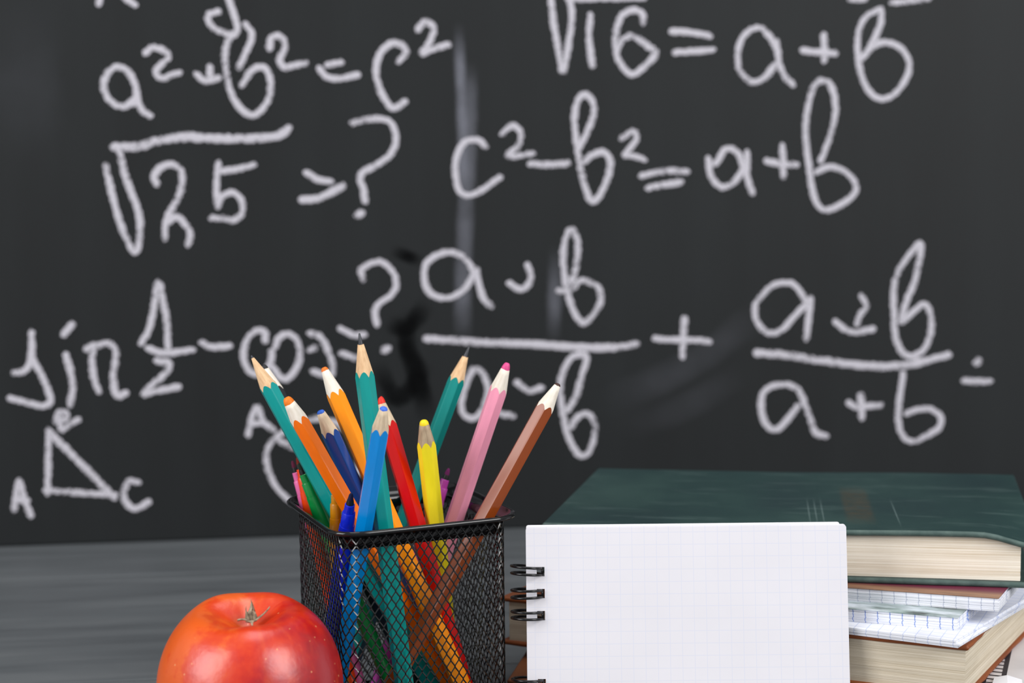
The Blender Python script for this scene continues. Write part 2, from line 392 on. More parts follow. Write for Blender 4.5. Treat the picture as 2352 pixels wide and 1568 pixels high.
# second line on the right
chalk(Lt, [[(222, 655), (190, 630), (132, 640), (97, 700), (90, 780), (108, 858), (150, 880), (210, 855), (288, 800)]], B)
chalk(Nm, [[(302, 602), (348, 565), (385, 600), (370, 660), (326, 700), (380, 700), (435, 690)]], B, 9)
chalk('chalk_minus_sign', [[(430, 738), (510, 741), (592, 735)]], B)
chalk(Lt, [[(645, 670), (698, 560), (714, 480), (680, 427), (642, 450), (625, 540), (635, 640), (650, 740), (670, 830), (702, 905), (740, 878), (775, 800), (788, 730), (760, 686), (705, 698), (678, 722)]], B)
chalk(Nm, [[(840, 622), (890, 590), (905, 622), (878, 665), (850, 698), (885, 700), (938, 718)]], B, 9)
chalk('chalk_equals_sign', [[(930, 790), (1030, 770), (1130, 772)], [(958, 845), (1030, 832), (1102, 820)]], B)
chalk(Lt, [[(1228, 718), (1240, 790), (1285, 842), (1342, 820), (1385, 765)], [(1265, 732), (1308, 670), (1360, 690), (1390, 765), (1425, 865)], [(1402, 690), (1402, 770)]], B)
chalk('chalk_plus_sign', [[(1492, 725), (1560, 740), (1622, 742)], [(1560, 660), (1566, 792)]], B)
chalk(Lt, [[(1735, 720), (1780, 600), (1800, 480), (1780, 390), (1740, 362), (1702, 390), (1672, 500), (1666, 620), (1680, 740), (1695, 850), (1720, 922), (1762, 945), (1840, 910), (1890, 860), (1880, 810), (1830, 766), (1772, 750), (1718, 772)]], B)
# sine formula, left
chalk(Lt, [[(178, 452), (180, 540), (165, 630), (130, 668), (85, 675)], [(182, 600), (230, 680), (268, 770), (285, 838), (240, 862), (150, 842), (62, 820)]], C)
chalk(Lt, [([(362, 455), (402, 408)], 11), [(372, 580), (400, 680), (410, 770), (395, 852)]], C)
chalk(Lt, [[(490, 540), (530, 520), (518, 600), (528, 700), (555, 775)], [(525, 535), (600, 508), (652, 545), (648, 620), (638, 720), (660, 805), (705, 790)]], C)
chalk(Nm, [[(798, 505), (840, 430), (868, 300), (892, 165), (920, 280), (940, 400), (945, 525)]], C)
chalk('chalk_fraction_bar', [[(838, 540), (900, 562), (980, 562), (1082, 545)]], C)
chalk(Nm, [[(885, 608), (952, 622), (930, 680), (860, 740), (808, 795), (880, 778), (1000, 755)]], C)
chalk('chalk_minus_sign', [[(1138, 508), (1190, 530), (1290, 526)]], C)
chalk(Lt, [[(1492, 492), (1490, 445), (1440, 440), (1390, 490), (1370, 580), (1395, 655), (1445, 682), (1500, 655), (1525, 610), (1530, 560)]], C)
chalk(Lt, [[(1530, 640), (1570, 692), (1612, 712), (1662, 660), (1690, 580), (1670, 490), (1620, 457), (1572, 480), (1552, 522)]], C)
chalk(Lt, [[(1748, 455), (1800, 470), (1840, 540), (1870, 620), (1868, 682), (1830, 690), (1765, 668)], [(1745, 545), (1772, 535)]], C)
chalk('chalk_equals_sign', [[(1920, 428), (1985, 462), (2045, 462)], [(1925, 568), (2012, 595)]], C)
chalk('chalk_question_mark', [[(2042, 145), (2035, 95), (2090, 60), (2150, 55), (2210, 110), (2230, 180), (2200, 240), (2140, 280), (2110, 330), (2120, 398)], ([(2170, 545)], 13)], C)
# triangle with lettered corners
chalk('chalk_triangle', [[(275, 1000), (272, 1180), (270, 1350)], ([(285, 1015), (380, 1110), (500, 1230), (640, 1372)], 11.5), [(262, 1338), (450, 1350), (645, 1362)]], C)
chalk(Lt, [[(312, 945), (335, 895), (375, 905), (370, 940), (320, 950)], [(345, 930), (345, 1000), (395, 965), (440, 940)]], C, 9)
chalk(Lt, [[(105, 1290), (90, 1370), (82, 1440)], [(112, 1290), (140, 1390), (172, 1475)], [(95, 1390), (150, 1392)]], C)
chalk(Lt, [[(775, 1290), (730, 1288), (700, 1340), (708, 1402), (760, 1440), (835, 1402)]], C)
chalk(Lt, [[(1398, 1020), (1420, 920), (1450, 868), (1482, 950), (1535, 992)], [(1415, 965), (1478, 955)]], C)
chalk('chalk_circle', [[(1690, 1425), (1630, 1392), (1560, 1325), (1508, 1220), (1500, 1125), (1545, 1045), (1640, 985), (1740, 942), (1800, 935), (1900, 960), (1990, 1050), (2020, 1180), (1980, 1300), (1900, 1390), (1790, 1435), (1690, 1425)], [(1560, 1050), (1650, 1095), (1730, 1140)]], C, 9.5)
# sum of fractions
chalk(Lt, [[(770, 410), (720, 320), (650, 266), (580, 260), (510, 290), (462, 340), (458, 430), (490, 500), (560, 532), (640, 520), (710, 462), (745, 400)], [(772, 368), (785, 460), (815, 540), (852, 578)]], Dz)
chalk('chalk_plus_sign', [[(1075, 340), (1096, 400), (1080, 452), (1030, 480), (970, 448)]], Dz)
chalk(Lt, [[(1335, 445), (1370, 330), (1376, 200), (1340, 120), (1305, 170), (1290, 280), (1300, 420), (1320, 520), (1360, 630), (1412, 682), (1462, 640), (1512, 560), (1505, 480), (1450, 440), (1390, 430), (1350, 472)], [(1265, 490), (1305, 488)]], Dz)
chalk('chalk_fraction_bar', [([(470, 778), (600, 785), (800, 800), (1000, 806), (1200, 816), (1400, 830), (1600, 830), (1722, 810)], 11.5)], Dz)
chalk('chalk_plus_sign', [[(1845, 778), (1950, 785), (2080, 786), (2162, 795)], [(2016, 660), (2010, 770), (2005, 882)]], Dz)
chalk(Lt, [[(748, 962), (790, 968), (828, 1030), (838, 1110), (805, 1200), (762, 1252), (702, 1240), (680, 1180), (700, 1070), (748, 962)], [(850, 1150), (905, 1222), (985, 1240)]], Dz, 9.5)
chalk('chalk_minus_sign', [[(1012, 1040), (1080, 1090), (1155, 1072)]], Dz)
chalk(Lt, [[(1318, 1205), (1370, 1110), (1400, 1000), (1430, 900), (1400, 872), (1340, 890), (1290, 970), (1272, 1060), (1280, 1180), (1300, 1290), (1330, 1390), (1380, 1470), (1430, 1472), (1470, 1390), (1480, 1290), (1440, 1230), (1380, 1242), (1338, 1305)]], Dz)
chalk(Lt, [[(545, 520), (475, 420), (410, 402), (330, 422), (270, 482), (230, 540), (230, 620), (270, 690), (330, 718), (400, 690), (460, 622), (530, 550)], [(572, 505), (562, 600), (545, 745)]], E)
chalk('chalk_plus_sign', [[(888, 488), (915, 550), (882, 600), (860, 655)], [(728, 648), (790, 695), (850, 710), (955, 690)]], E)
chalk(Lt, [[(1130, 640), (1165, 520), (1215, 400), (1248, 250), (1250, 160), (1180, 235), (1110, 345), (1086, 470), (1090, 600), (1095, 720), (1130, 820), (1190, 862), (1270, 820), (1315, 720), (1320, 620), (1282, 540), (1222, 570), (1150, 640)]], E)
chalk('chalk_fraction_bar', [([(240, 838), (400, 850), (600, 880), (800, 906), (1000, 922), (1200, 906), (1422, 852)], 12)], E)
chalk(Lt, [[(525, 1140), (490, 1060), (410, 1035), (320, 1050), (270, 1100), (268, 1200), (300, 1290), (360, 1312), (420, 1262), (490, 1170)], [(520, 1110), (560, 1220), (600, 1330), (662, 1352)]], E)
chalk('chalk_plus_sign', [[(810, 1150), (870, 1182), (930, 1168), (1002, 1165)], ([(882, 1110), (890, 1232)], 12)], E)
chalk(Lt, [[(1145, 970), (1130, 1080), (1115, 1200), (1120, 1300), (1160, 1370), (1210, 1386), (1290, 1352), (1370, 1300), (1375, 1230), (1320, 1190), (1250, 1186), (1170, 1212)]], E)
chalk('chalk_equals_sign', [([(1605, 895)], 13), [(1528, 1010), (1600, 1016), (1682, 1014)]], E)
# wiped streaks of dust and darker wiped patches
YC[0] = -0.0001
PX = (0, 0, 1.0)
def smear(name, strokes, w, strength, mat='dust', label=None, soft=0.03):
    YC[0] = -0.00012
    return chalk(name, strokes, PX, w, mat, strength, label, soft=soft)
smear('chalk_smear', [[(1054, 50), (1058, 200), (1062, 330), (1060, 470)]], 15, 0.42, label='pale vertical streak of wiped chalk')
smear('chalk_smear', [[(1078, 140), (1075, 330), (1070, 480), (1064, 640), (1062, 800)]], 24, 0.30)
smear('chalk_smear', [[(1276, 560), (1274, 680), (1270, 800)]], 20, 0.26)
smear('chalk_smear', [[(1360, 935), (1520, 870), (1640, 800), (1780, 690)]], 44, 0.07, soft=0.06)
smear('chalk_smear', [[(1400, 985), (1560, 940), (1740, 840)]], 40, 0.05, soft=0.06)
smear('chalk_smear', [[(40, -40), (60, 150), (50, 420)]], 90, 0.07, soft=0.1)
W_ = 'black wiped patch on the board'
smear('wiped_patch', [[(895, 570), (935, 588), (975, 604)]], 16, 0.9, 'wet', W_, 0.014)
smear('wiped_patch', [[(885, 735), (935, 752), (985, 690)]], 26, 0.9, 'wet', W_, 0.014)
smear('wiped_patch', [[(942, 700), (935, 790), (955, 850), (985, 980)]], 28, 0.9, 'wet', W_, 0.03)
smear('wiped_patch', [[(985, 830), (915, 915), (865, 830)]], 24, 0.7, 'wet', W_, 0.014)

# ------------------------------------------------------------------ mesh pencil cup
CUPC, CUPYAW = Vector((-0.0486, 0.6331, 0)), R(23.3)
cup = tag(empty('pencil_cup', CUPC, CUPYAW), 'black wire mesh pencil cup with a solid flared rim, full of pencils', 'pencil cup')
HB, RC = 0.0353, 0.0070
def rsq(half, rad, s, total=None):
    """point and outward normal at arc length fraction s (0..1) round a rounded square"""
    st = 2 * (half - rad); arc = math.pi / 2 * rad; per = 4 * (st + arc); d = (s % 1.0) * per
    k = int(d // (st + arc)); d -= k * (st + arc)
    if d < st: p = Vector((-st / 2 + d, -half)); n = Vector((0, -1))
    else:
        a = (d - st) / rad; p = Vector((st / 2 + rad * math.sin(a), -half + rad - rad * math.cos(a))); n = Vector((math.sin(a), -math.cos(a)))
    c, s_ = [(1, 0), (0, 1), (-1, 0), (0, -1)][k % 4]
    return Vector((c * p.x - s_ * p.y, s_ * p.x + c * p.y)), Vector((c * n.x - s_ * n.y, s_ * n.x + c * n.y))
def build_mesh_wall():
    per = 4 * (2 * (HB - RC) + math.pi / 2 * RC); ncol = int(round(per / 0.00178)); ncol += ncol % 2
    hz = 0.00288; z0 = 0.0012; nrow = 30
    V, F = [], []
    shp = [(0.0, -0.06), (0.06, 0.14), (0.5, 0.5), (0.94, 0.86), (1.0, 1.06)]
    for j in range(nrow):
        for i in range(ncol):
            if (i + j) % 2: continue
            for sg in (-1, 1):
                base = len(V); pts = []
                for (u, v) in shp:
                    p, nn = rsq(HB, RC, (i + sg * u) / ncol); pts.append((Vector((p.x, p.y, z0 + (j + v) * hz)), Vector((nn.x, nn.y, 0))))
                for k in range(len(pts)):
                    a = pts[max(0, k - 1)][0]; b = pts[min(len(pts) - 1, k + 1)][0]
                    t = (b - a).normalized(); nn = pts[k][1]; sd = t.cross(nn).normalized()
                    # strip twisted about its run, as in expanded metal
                    tw = 0.55 * sg
                    e1 = sd * math.cos(tw) + nn * math.sin(tw); e2 = nn * math.cos(tw) - sd * math.sin(tw)
                    for (q, r) in ((-.25, -.16), (.25, -.16), (.25, .16), (-.25, .16)):
                        V.append(pts[k][0] + (e1 * q + e2 * r) * MM)
                for k in range(len(pts) - 1):
                    for q in range(4):
                        a = base + k * 4 + q; b = base + k * 4 + (q + 1) % 4
                        F.append((a, b, b + 4, a + 4))
    return mesh('wire_mesh', V, F)
wm = link('wire_mesh', build_mesh_wall(), cup, M['mesh']); wm['kind'] = 'stuff'
def sweep(name, profile, closed=True, n=120):
    V, F = [], []; m = len(profile)
    for i in range(n):
        p0, nn = rsq(HB, RC, i / n)
        for (o, z) in profile:
            V.append((p0.x + nn.x * o, p0.y + nn.y * o, z))
    for i in range(n):
        for k in range(m if closed else m - 1):
            a = i * m + k; b = i * m + (k + 1) % m; c = ((i + 1) % n) * m + k; d = ((i + 1) % n) * m + (k + 1) % m
            F.append((a, c, d, b))
    return mesh(name, V, F, True)
prof = [(-.0012, .0830), (-.0012, .0864), (-.0006, .0877), (.0010, .0888), (.0034, .0901)]
bx, bz, br = .0042, .0902, .00105
for a in range(130, -131, -26): prof.append((bx + br * math.cos(R(a)), bz + br * math.sin(R(a))))
prof += [(.0030, .0893), (.0012, .0883), (.0001, .0876), (-.0006, .0864), (-.0007, .0830)]
link('rim', sweep('rim', prof), cup, M['black_metal'])
def plate():
    V, F = [], []; n = 64
    for (z, o) in ((0.0, -.001), (.0003, .0002), (.0045, .0004), (.0045, -.0006), (.0012, -.0010)):
        for i in range(n):
            p, nn = rsq(HB, RC, i / n); V.append((p.x + nn.x * o, p.y + nn.y * o, z))
    for k in range(4):
        for i in range(n):
            a = k * n + i; b = k * n + (i + 1) % n; F.append((a, b, b + n, a + n))
    F.append(tuple(range(n - 1, -1, -1))); F.append(tuple(range(4 * n, 5 * n)))
    return mesh('base', V, F)
link('base', plate(), cup, M['black_metal'])

# ------------------------------------------------------------------ pencils and pens in the cup
WOODS = {'cedar': mat_wood('cedar_wood', srgb(212, 170, 128), srgb(240, 204, 162)),
         'pale': mat_wood('pale_limewood', srgb(226, 216, 200), srgb(242, 234, 222)),
         'tan': mat_wood('tan_limewood', srgb(196, 174, 146), srgb(224, 204, 176)),
         'grey': mat_wood('greyed_limewood', srgb(150, 128, 104), srgb(188, 166, 138))}
def frame_to(P, T, toward_rot):
    a = (T - P).normalized(); c = (CM.translation - (P + T) / 2); e = (c - a * c.dot(a)).normalized(); f = a.cross(e)
    mt = Matrix((e, f, a)).transposed(); mt = mt @ Matrix.Rotation(toward_rot, 3, 'Z')
    m4 = mt.to_4x4(); m4.translation = P; return m4
def pencil(P, T, label, col, rot=0, rad=4.0, cone=12.0, rt=1.4, lead=2.0, leadcol=None, wood='pale', graphite=False, rough=0.22, group=None, bluntslant=0.0, chip=False):
    P, T = Vector(P), Vector(T); L = (T - P).length / MM
    root = empty('pencil', (0, 0, 0)); root.matrix_world = frame_to(P, T, R(rot))
    tag(root, label, 'pencil', 'pencils in the mesh cup')
    n = 48; Rm = rad * 0.93
    def hexr(f):
        f = (f + math.pi / 6) % (math.pi / 3) - math.pi / 6
        # rounded hexagon: corners at 0, 60 ...
        d = math.pi / 6 - abs(f); r = rad * 0.866 / math.cos(d); return min(r, rad * 0.985)
    tan = (Rm - rt) / cone
    def bs(f, k): return L - ((hexr(f) - rt) / tan) - 0.25 * mnoise.noise(Vector((math.cos(f) * 2.2, math.sin(f) * 2.2, k)))
    seedk = random.random() * 50
    # barrel
    V, F = [], []
    rows = [lambda f: 0.0, lambda f: L * .3, lambda f: L * .6, lambda f: bs(f, seedk)]
    for r in rows:
        for i in range(n):
            f = 2 * math.pi * i / n; h = hexr(f); V.append((h * math.cos(f) * MM, h * math.sin(f) * MM, r(f) * MM))
    for k in range(3):
        for i in range(n): F.append((k * n + i, k * n + (i + 1) % n, (k + 1) * n + (i + 1) % n, (k + 1) * n + i))
    F.append(tuple(range(n - 1, -1, -1)))
    me = mesh('barrel', V, F)
    link('barrel', me, root, mat_paint('pencil_paint', col, rough))
    # sharpened wood: cone from the paint edge to the lead
    V, F = [], []; ls = L - lead
    rl = rt + tan * lead
    for k in range(5):
        t = k / 4
        for i in range(n):
            f = 2 * math.pi * i / n; s0 = bs(f, seedk) - 0.15; r0 = hexr(f) * 0.985
            wv = 0.30 * mnoise.noise(Vector((math.cos(f) * 2, math.sin(f) * 2, seedk + 9)))
            s1 = ls + wv
            s = s0 + (s1 - s0) * t; r = r0 + (rt + tan * (L - s1) - r0) * t
            V.append((r * math.cos(f) * MM, r * math.sin(f) * MM, s * MM))
    for k in range(4):
        for i in range(n): F.append((k * n + i, k * n + (i + 1) % n, (k + 1) * n + (i + 1) % n, (k + 1) * n + i))
    F.append(tuple(range(4 * n, 5 * n)))
    wo = link('wood_cone', mesh('wood_cone', V, F, True), root, WOODS[wood])
    # lead
    V, F = [], []; m = 20; prf = []
    s = ls - 0.6
    if graphite:
        r1 = min(rl, 1.05) * 0.98
        prf = [(r1, s), (r1 * 0.97, ls + .1), (r1 * .72, ls + lead * .4), (rt * 1.1, L - .25), (rt * .7, L), (0.001, L + .05)]
    else:
        prf = [(rl * .97, s), (rl * .97, ls + .05)]
        for k in range(1, 6):
            a = k / 5 * math.pi / 2
            prf.append((max(0.001, (rt + (rl - rt) * (1 - k / 5)) * (math.cos(a) ** 0.45)), ls + lead * math.sin(a) ** 1.1))
    for (r, z) in prf:
        for i in range(m):
            f = 2 * math.pi * i / m; V.append((r * math.cos(f) * MM, r * math.sin(f) * MM, (z + bluntslant * r * math.cos(f - 1.0)) * MM))
    for k in range(len(prf) - 1):
        for i in range(m): F.append((k * m + i, k * m + (i + 1) % m, (k + 1) * m + (i + 1) % m, (k + 1) * m + i))
    link('lead', mesh('lead', V, F, True), root, M['graphite'] if graphite else plain('pencil_lead', leadcol or col, 0.55, 0.15, 900))
    return root
TEAL = srgb(8, 156, 152)
pencil((-0.0315, 0.6338, 0.0030), (-0.1094, 0.6347, 0.1553), 'teal graphite pencil leaning furthest left, sharply pointed', TEAL, 8, 4.0, 15, 0.35, 1.2, wood='cedar', graphite=True)
pencil((-0.0393, 0.6391, 0.0030), (-0.1088, 0.6602, 0.1481), 'black pencil almost hidden behind the leftmost teal pencil, pale wood showing', srgb(34, 36, 40), 10, 3.9, 12.5, 1.3, 2.0, leadcol=srgb(30, 30, 34), wood='pale')
pencil((-0.0221, 0.6312, 0.0030), (-0.0923, 0.6151, 0.1403), 'red-orange pencil with blunt orange lead in front of the leftmost teal pencil', srgb(255, 118, 2), 2, 4.05, 11.0, 1.75, 2.9, leadcol=srgb(245, 128, 20), wood='pale')
pencil((-0.0289, 0.6426, 0.0030), (-0.0802, 0.6273, 0.1329), 'navy blue pencil between the two orange pencils', srgb(8, 66, 142), 14, 3.9, 10.5, 1.5, 1.2, leadcol=srgb(40, 96, 200), wood='tan')
pencil((-0.0159, 0.6138, 0.0030), (-0.0796, 0.6380, 0.1496), 'yellow-orange pencil with whitish wood behind the navy pencil', srgb(255, 150, 6), 16, 4.0, 12.5, 1.3, 1.7, leadcol=srgb(240, 120, 30), wood='pale')
pencil((-0.0432, 0.6026, 0.0030), (-0.0603, 0.5989, 0.1679), 'teal graphite pencil standing tallest in the middle of the cup', srgb(10, 152, 146), 24, 3.9, 16.5, 0.35, 4.6, wood='cedar', graphite=True)
pencil((-0.0182, 0.6227, 0.0030), (-0.0565, 0.6416, 0.1361), 'red pencil behind the light blue pencil', srgb(206, 4, 4), 12, 4.0, 12.0, 1.2, 3.0, leadcol=srgb(232, 40, 22), wood='tan', bluntslant=0.5, rough=0.2)
pencil((-0.0775, 0.6255, 0.0030), (-0.0493, 0.5774, 0.1415), 'light blue pencil at the front of the cup leaning right', srgb(0, 142, 226), 6, 3.75, 10.0, 1.4, 1.0, leadcol=srgb(62, 112, 226), wood='tan')
pencil((-0.0274, 0.6506, 0.0030), (-0.0373, 0.6304, 0.1279), 'short yellow pencil with greyish wood and blunt yellow lead', srgb(252, 232, 40), 27, 4.0, 10.5, 1.65, 2.0, leadcol=srgb(248, 220, 20), wood='grey')
pencil((-0.0775, 0.6537, 0.0030), (-0.0192, 0.6750, 0.1535), 'teal graphite pencil leaning right behind the short yellow pencil', srgb(18, 140, 134), 20, 3.9, 16.0, 0.35, 4.8, wood='cedar', graphite=True)
pencil((-0.0528, 0.6525, 0.0030), (-0.0020, 0.6470, 0.1496), 'pink pencil with pink lead leaning right', srgb(255, 164, 192), 14, 4.1, 12.5, 1.3, 3.0, leadcol=srgb(226, 78, 142), wood='pale')
pencil((-0.0613, 0.6076, 0.0030), (0.0190, 0.6225, 0.1438), 'brown pencil leaning furthest right with a dark brown lead', srgb(146, 66, 22), 4, 4.1, 11.5, 1.1, 1.1, leadcol=srgb(64, 34, 26), wood='pale', rough=0.22)

def pen(P, T, label, col, nibcol, rad=3.4, tip=None):
    P, T = Vector(P), Vector(T); L = (T - P).length / MM
    root = empty('felt_tip_pen', (0, 0, 0)); root.matrix_world = frame_to(P, T, 0.4)
    tag(root, label, 'felt-tip pen', 'felt-tip pens in the mesh cup')
    def lathe(name, prf, mt, m=28):
        V, F = [], []
        for (r, z) in prf:
            for i in range(m):
                f = 2 * math.pi * i / m; V.append((r * math.cos(f) * MM, r * math.sin(f) * MM, z * MM))
        for k in range(len(prf) - 1):
            for i in range(m): F.append((k * m + i, k * m + (i + 1) % m, (k + 1) * m + (i + 1) % m, (k + 1) * m + i))
        F.append(tuple(range(m - 1, -1, -1))); F.append(tuple(range((len(prf) - 1) * m, len(prf) * m)))
        me = mesh(name, V, F, True)
        o = link(name, me, root, mt); md = o.modifiers.new('edge', 'EDGE_SPLIT'); md.split_angle = R(32); return o
    pl = plain('pen_plastic', col, 0.25, 0.06, 100, coat=0.2)
    r = rad / 3.4
    lathe('barrel', [(2.6 * r, 0), (3.2 * r, .8), (3.4 * r, 3), (3.4 * r, L - 24), (3.0 * r, L - 18), (2.85 * r, L - 15.4)], pl)
    lathe('grip', [(2.6 * r, L - 15.8), (2.65 * r, L - 15.2), (2.45 * r, L - 9.3), (2.3 * r, L - 9.0)], pl)
    lathe('collar', [(2.0 * r, L - 9.4), (2.0 * r, L - 9.0), (1.85 * r, L - 5.4), (1.6 * r, L - 5.2)], pl)
    lathe('nib_holder', [(1.45 * r, L - 5.5), (1.4 * r, L - 4.2), (1.15 * r, L - 3.0)], M['graphite_dark'])
    lathe('nib', [(1.1 * r, L - 3.4), (1.05 * r, L - 2.6), (.8 * r, L - .9), (.45 * r, L - .15), (.1, L)], plain('felt_nib', nibcol, 0.9, 0.2, 900))
    return root
M['graphite_dark'] = plain('dark_nib_plastic', srgb(24, 22, 26), 0.4, 0.1, 200)
pen((-0.0663, 0.6443, 0.0030), (-0.0956, 0.6495, 0.1076), 'pink felt-tip pen, furthest back by the left rim of the cup', srgb(232, 110, 172), srgb(92, 18, 52), 2.8)
pen((-0.0692, 0.6378, 0.0030), (-0.0928, 0.6451, 0.1099), 'orange-red felt-tip pen between the pink and the green one', srgb(246, 70, 10), srgb(120, 30, 12), 2.75)
pen((-0.0508, 0.6387, 0.0030), (-0.0914, 0.6392, 0.1085), 'green felt-tip pen beside the left rim of the cup', srgb(14, 142, 66), srgb(18, 40, 26), 3.2)
pen((-0.0744, 0.6336, 0.0030), (-0.0746, 0.6263, 0.1025), 'ochre felt-tip pen half hidden behind the red-orange pencil', srgb(206, 134, 14), srgb(130, 70, 10), 3.15)
pen((-0.0824, 0.6338, 0.0030), (-0.0643, 0.5940, 0.1047), 'dark blue felt-tip pen at the front left corner of the cup', srgb(20, 40, 206), srgb(14, 16, 60), 3.7)
pen((-0.0620, 0.6565, 0.0030), (-0.0286, 0.6660, 0.1004), 'purple felt-tip pen between the short yellow and the pink pencil', srgb(196, 72, 176), srgb(110, 28, 92), 3.4)

# ------------------------------------------------------------------ books on the right
def quad_book_local(FL, yaw):
    m = Matrix.Rotation(yaw, 4, 'Z'); m.translation = (FL[0], FL[1], 0); return m
def board_mesh(name, Lx, Ly, t, z0, rnd=0.0010, shear=0.0, nx=40, ny=20, defo=None, ox=0.0, oy=0.0, rough=0.0):
    """cover board from (ox, oy) to (ox+Lx, oy+Ly), bottom at z0, soft edges, optional deformation"""
    V, F = [], []; idx = {}
    lay = [(0.0, rnd * .8), (t * .28, 0.0), (t * .72, 0.0), (t, rnd * .8)]
    xs = [0, rnd, 2.2 * rnd] + [Lx * i / nx for i in range(1, nx)] + [Lx - 2.2 * rnd, Lx - rnd, Lx]
    ys = [0, rnd, 2.2 * rnd] + [Ly * i / ny for i in range(1, ny)] + [Ly - 2.2 * rnd, Ly - rnd, Ly]
    def P(x, y, z, ins):
        x = min(max(x, ins), Lx - ins); y = min(max(y, ins), Ly - ins)
        if rough: 
            e = rough * mnoise.noise(Vector((x * 160, y * 160, z0 * 900)))
            if y < 0.004: y += e
            if x > Lx - 0.004: x += e
        p = Vector((ox + x + shear * y, oy + y, z0 + z))
        if defo: p.z += defo(p.x, p.y)
        return p
    def key(x, y, l):
        k = (round(x, 6), round(y, 6), l)
        if k not in idx: idx[k] = len(V); V.append(P(x, y, lay[l][0], lay[l][1]))
        return idx[k]
    for i in range(len(xs) - 1):
        for j in range(len(ys) - 1):
            a = [(xs[i], ys[j]), (xs[i + 1], ys[j]), (xs[i + 1], ys[j + 1]), (xs[i], ys[j + 1])]
            F.append(tuple(key(x, y, 3) for x, y in a)); F.append(tuple(key(x, y, 0) for x, y in reversed(a)))
    for l in range(3):
        for i in range(len(xs) - 1):
            F.append((key(xs[i], 0, l), key(xs[i + 1], 0, l), key(xs[i + 1], 0, l + 1), key(xs[i], 0, l + 1)))
            F.append((key(xs[i + 1], Ly, l), key(xs[i], Ly, l), key(xs[i], Ly, l + 1), key(xs[i + 1], Ly, l + 1)))
        for j in range(len(ys) - 1):
            F.append((key(Lx, ys[j], l), key(Lx, ys[j + 1], l), key(Lx, ys[j + 1], l + 1), key(Lx, ys[j], l + 1)))
            F.append((key(0, ys[j + 1], l), key(0, ys[j], l), key(0, ys[j], l + 1), key(0, ys[j + 1], l + 1)))
    return mesh(name, V, F, True)
def hard(o, ang=40):
    m = o.modifiers.new('edge', 'EDGE_SPLIT'); m.split_angle = R(ang); return o
def block_mesh(name, x0, x1, y0, y1, z0, z1, shear=0.0, nx=40, ny=16, nz=10, defo=None, wob=0.0, seed=0.0):
    """text block: box with subdivided, slightly uneven cut edges"""
    V, F = [], []; idx = {}
    def key(i, j, k):
        q = (i, j, k)
        if q not in idx:
            x = x0 + (x1 - x0) * i / nx; y = y0 + (y1 - y0) * j / ny; z = z0 + (z1 - z0) * k / nz
            e = wob * mnoise.noise(Vector((i * .15 + seed, j * .15, k * 1.7)))
            if j == 0: y += e
            if i == nx: x += e
            if i == 0: x -= e
            p = Vector((x + shear * y, y, z))
            if defo: p.z += defo(p.x, p.y) * (k / nz) ** 1.5
            idx[q] = len(V); V.append(p)
        return idx[q]
    for i in range(nx):
        for j in range(ny):
            F.append((key(i, j, nz), key(i + 1, j, nz), key(i + 1, j + 1, nz), key(i, j + 1, nz)))
            F.append((key(i, j + 1, 0), key(i + 1, j + 1, 0), key(i + 1, j, 0), key(i, j, 0)))
    for k in range(nz):
        for i in range(nx):
            F.append((key(i, 0, k), key(i + 1, 0, k), key(i + 1, 0, k + 1), key(i, 0, k + 1)))
            F.append((key(i + 1, ny, k), key(i, ny, k), key(i, ny, k + 1), key(i + 1, ny, k + 1)))
        for j in range(ny):
            F.append((key(nx, j, k), key(nx, j + 1, k), key(nx, j + 1, k + 1), key(nx, j, k + 1)))
            F.append((key(0, j + 1, k), key(0, j, k), key(0, j, k + 1), key(0, j + 1, k + 1)))
    return mesh(name, V, F)
def spine_mesh(name, Lx, Ly, z0, z1, shear, bulge=0.004, th=0.0018):
    V, F = [], []; n = 12; h = z1 - z0
    for s in (0, 1):
        for k in range(n + 1):
            a = -math.pi / 2 + math.pi * k / n
            for o in (0, th):
                y = Ly - 0.002 + (bulge + o) * math.cos(a); z = (z0 + z1) / 2 + (h / 2 - th + o) * math.sin(a)
                V.append((s * Lx + shear * y, y, z))
    m = 2 * (n + 1)
    for k in range(n):
        a = k * 2
        F.append((a, a + 2, m + a + 2, m + a)); F.append((a + 1, m + a + 1, m + a + 3, a + 3))
        F.append((a, a + 1, a + 3, a + 2)); F.append((m + a, m + a + 2, m + a + 3, m + a + 1))
    return mesh(name, V, F, True)
def book(name, label, FL, yaw, Lx, Ly, z0, h, cov, mcov, mpage, inset=0.003, shear=0.0, defo=None, xin=None, rough=0.0, spine=True, wob=0.0002, xr=None):
    root = tag(empty(name, (FL[0], FL[1], z0), yaw), label, 'book', 'books stacked behind the notepad')
    xin = xin or inset
    hard(link('back_cover', board_mesh('back_cover', Lx, Ly, cov, 0.0, shear=shear, rough=rough), root, mcov), 60)
    hard(link('front_cover', board_mesh('front_cover', Lx, Ly, cov, h - cov, shear=shear, defo=defo, rough=rough), root, mcov), 60)
    link('page_block', block_mesh('page_block', xin, Lx - (xr or inset), inset, Ly - 0.003, cov, h - cov, shear, defo=defo, wob=wob, seed=Lx * 77), root, mpage)
    if spine: link('spine', spine_mesh('spine', Lx, Ly, 0.0, h, shear), root, mcov)
    return root
ZB1, ZB2, ZB3, ZC, ZBk, ZA, ZG = 0.0126, 0.0176, 0.0400, 0.0432, 0.0487, 0.0545, 0.0771
# lowest: dark brown book
book('hardcover_book', 'worn dark brown hardcover book at the bottom of the stack, on the table', (-0.0036, 0.6394), R(-12), 0.198, 0.130, 0.0, ZB1, 0.0022, M['brown_dark'], M['brown_pages'], rough=0.0012)
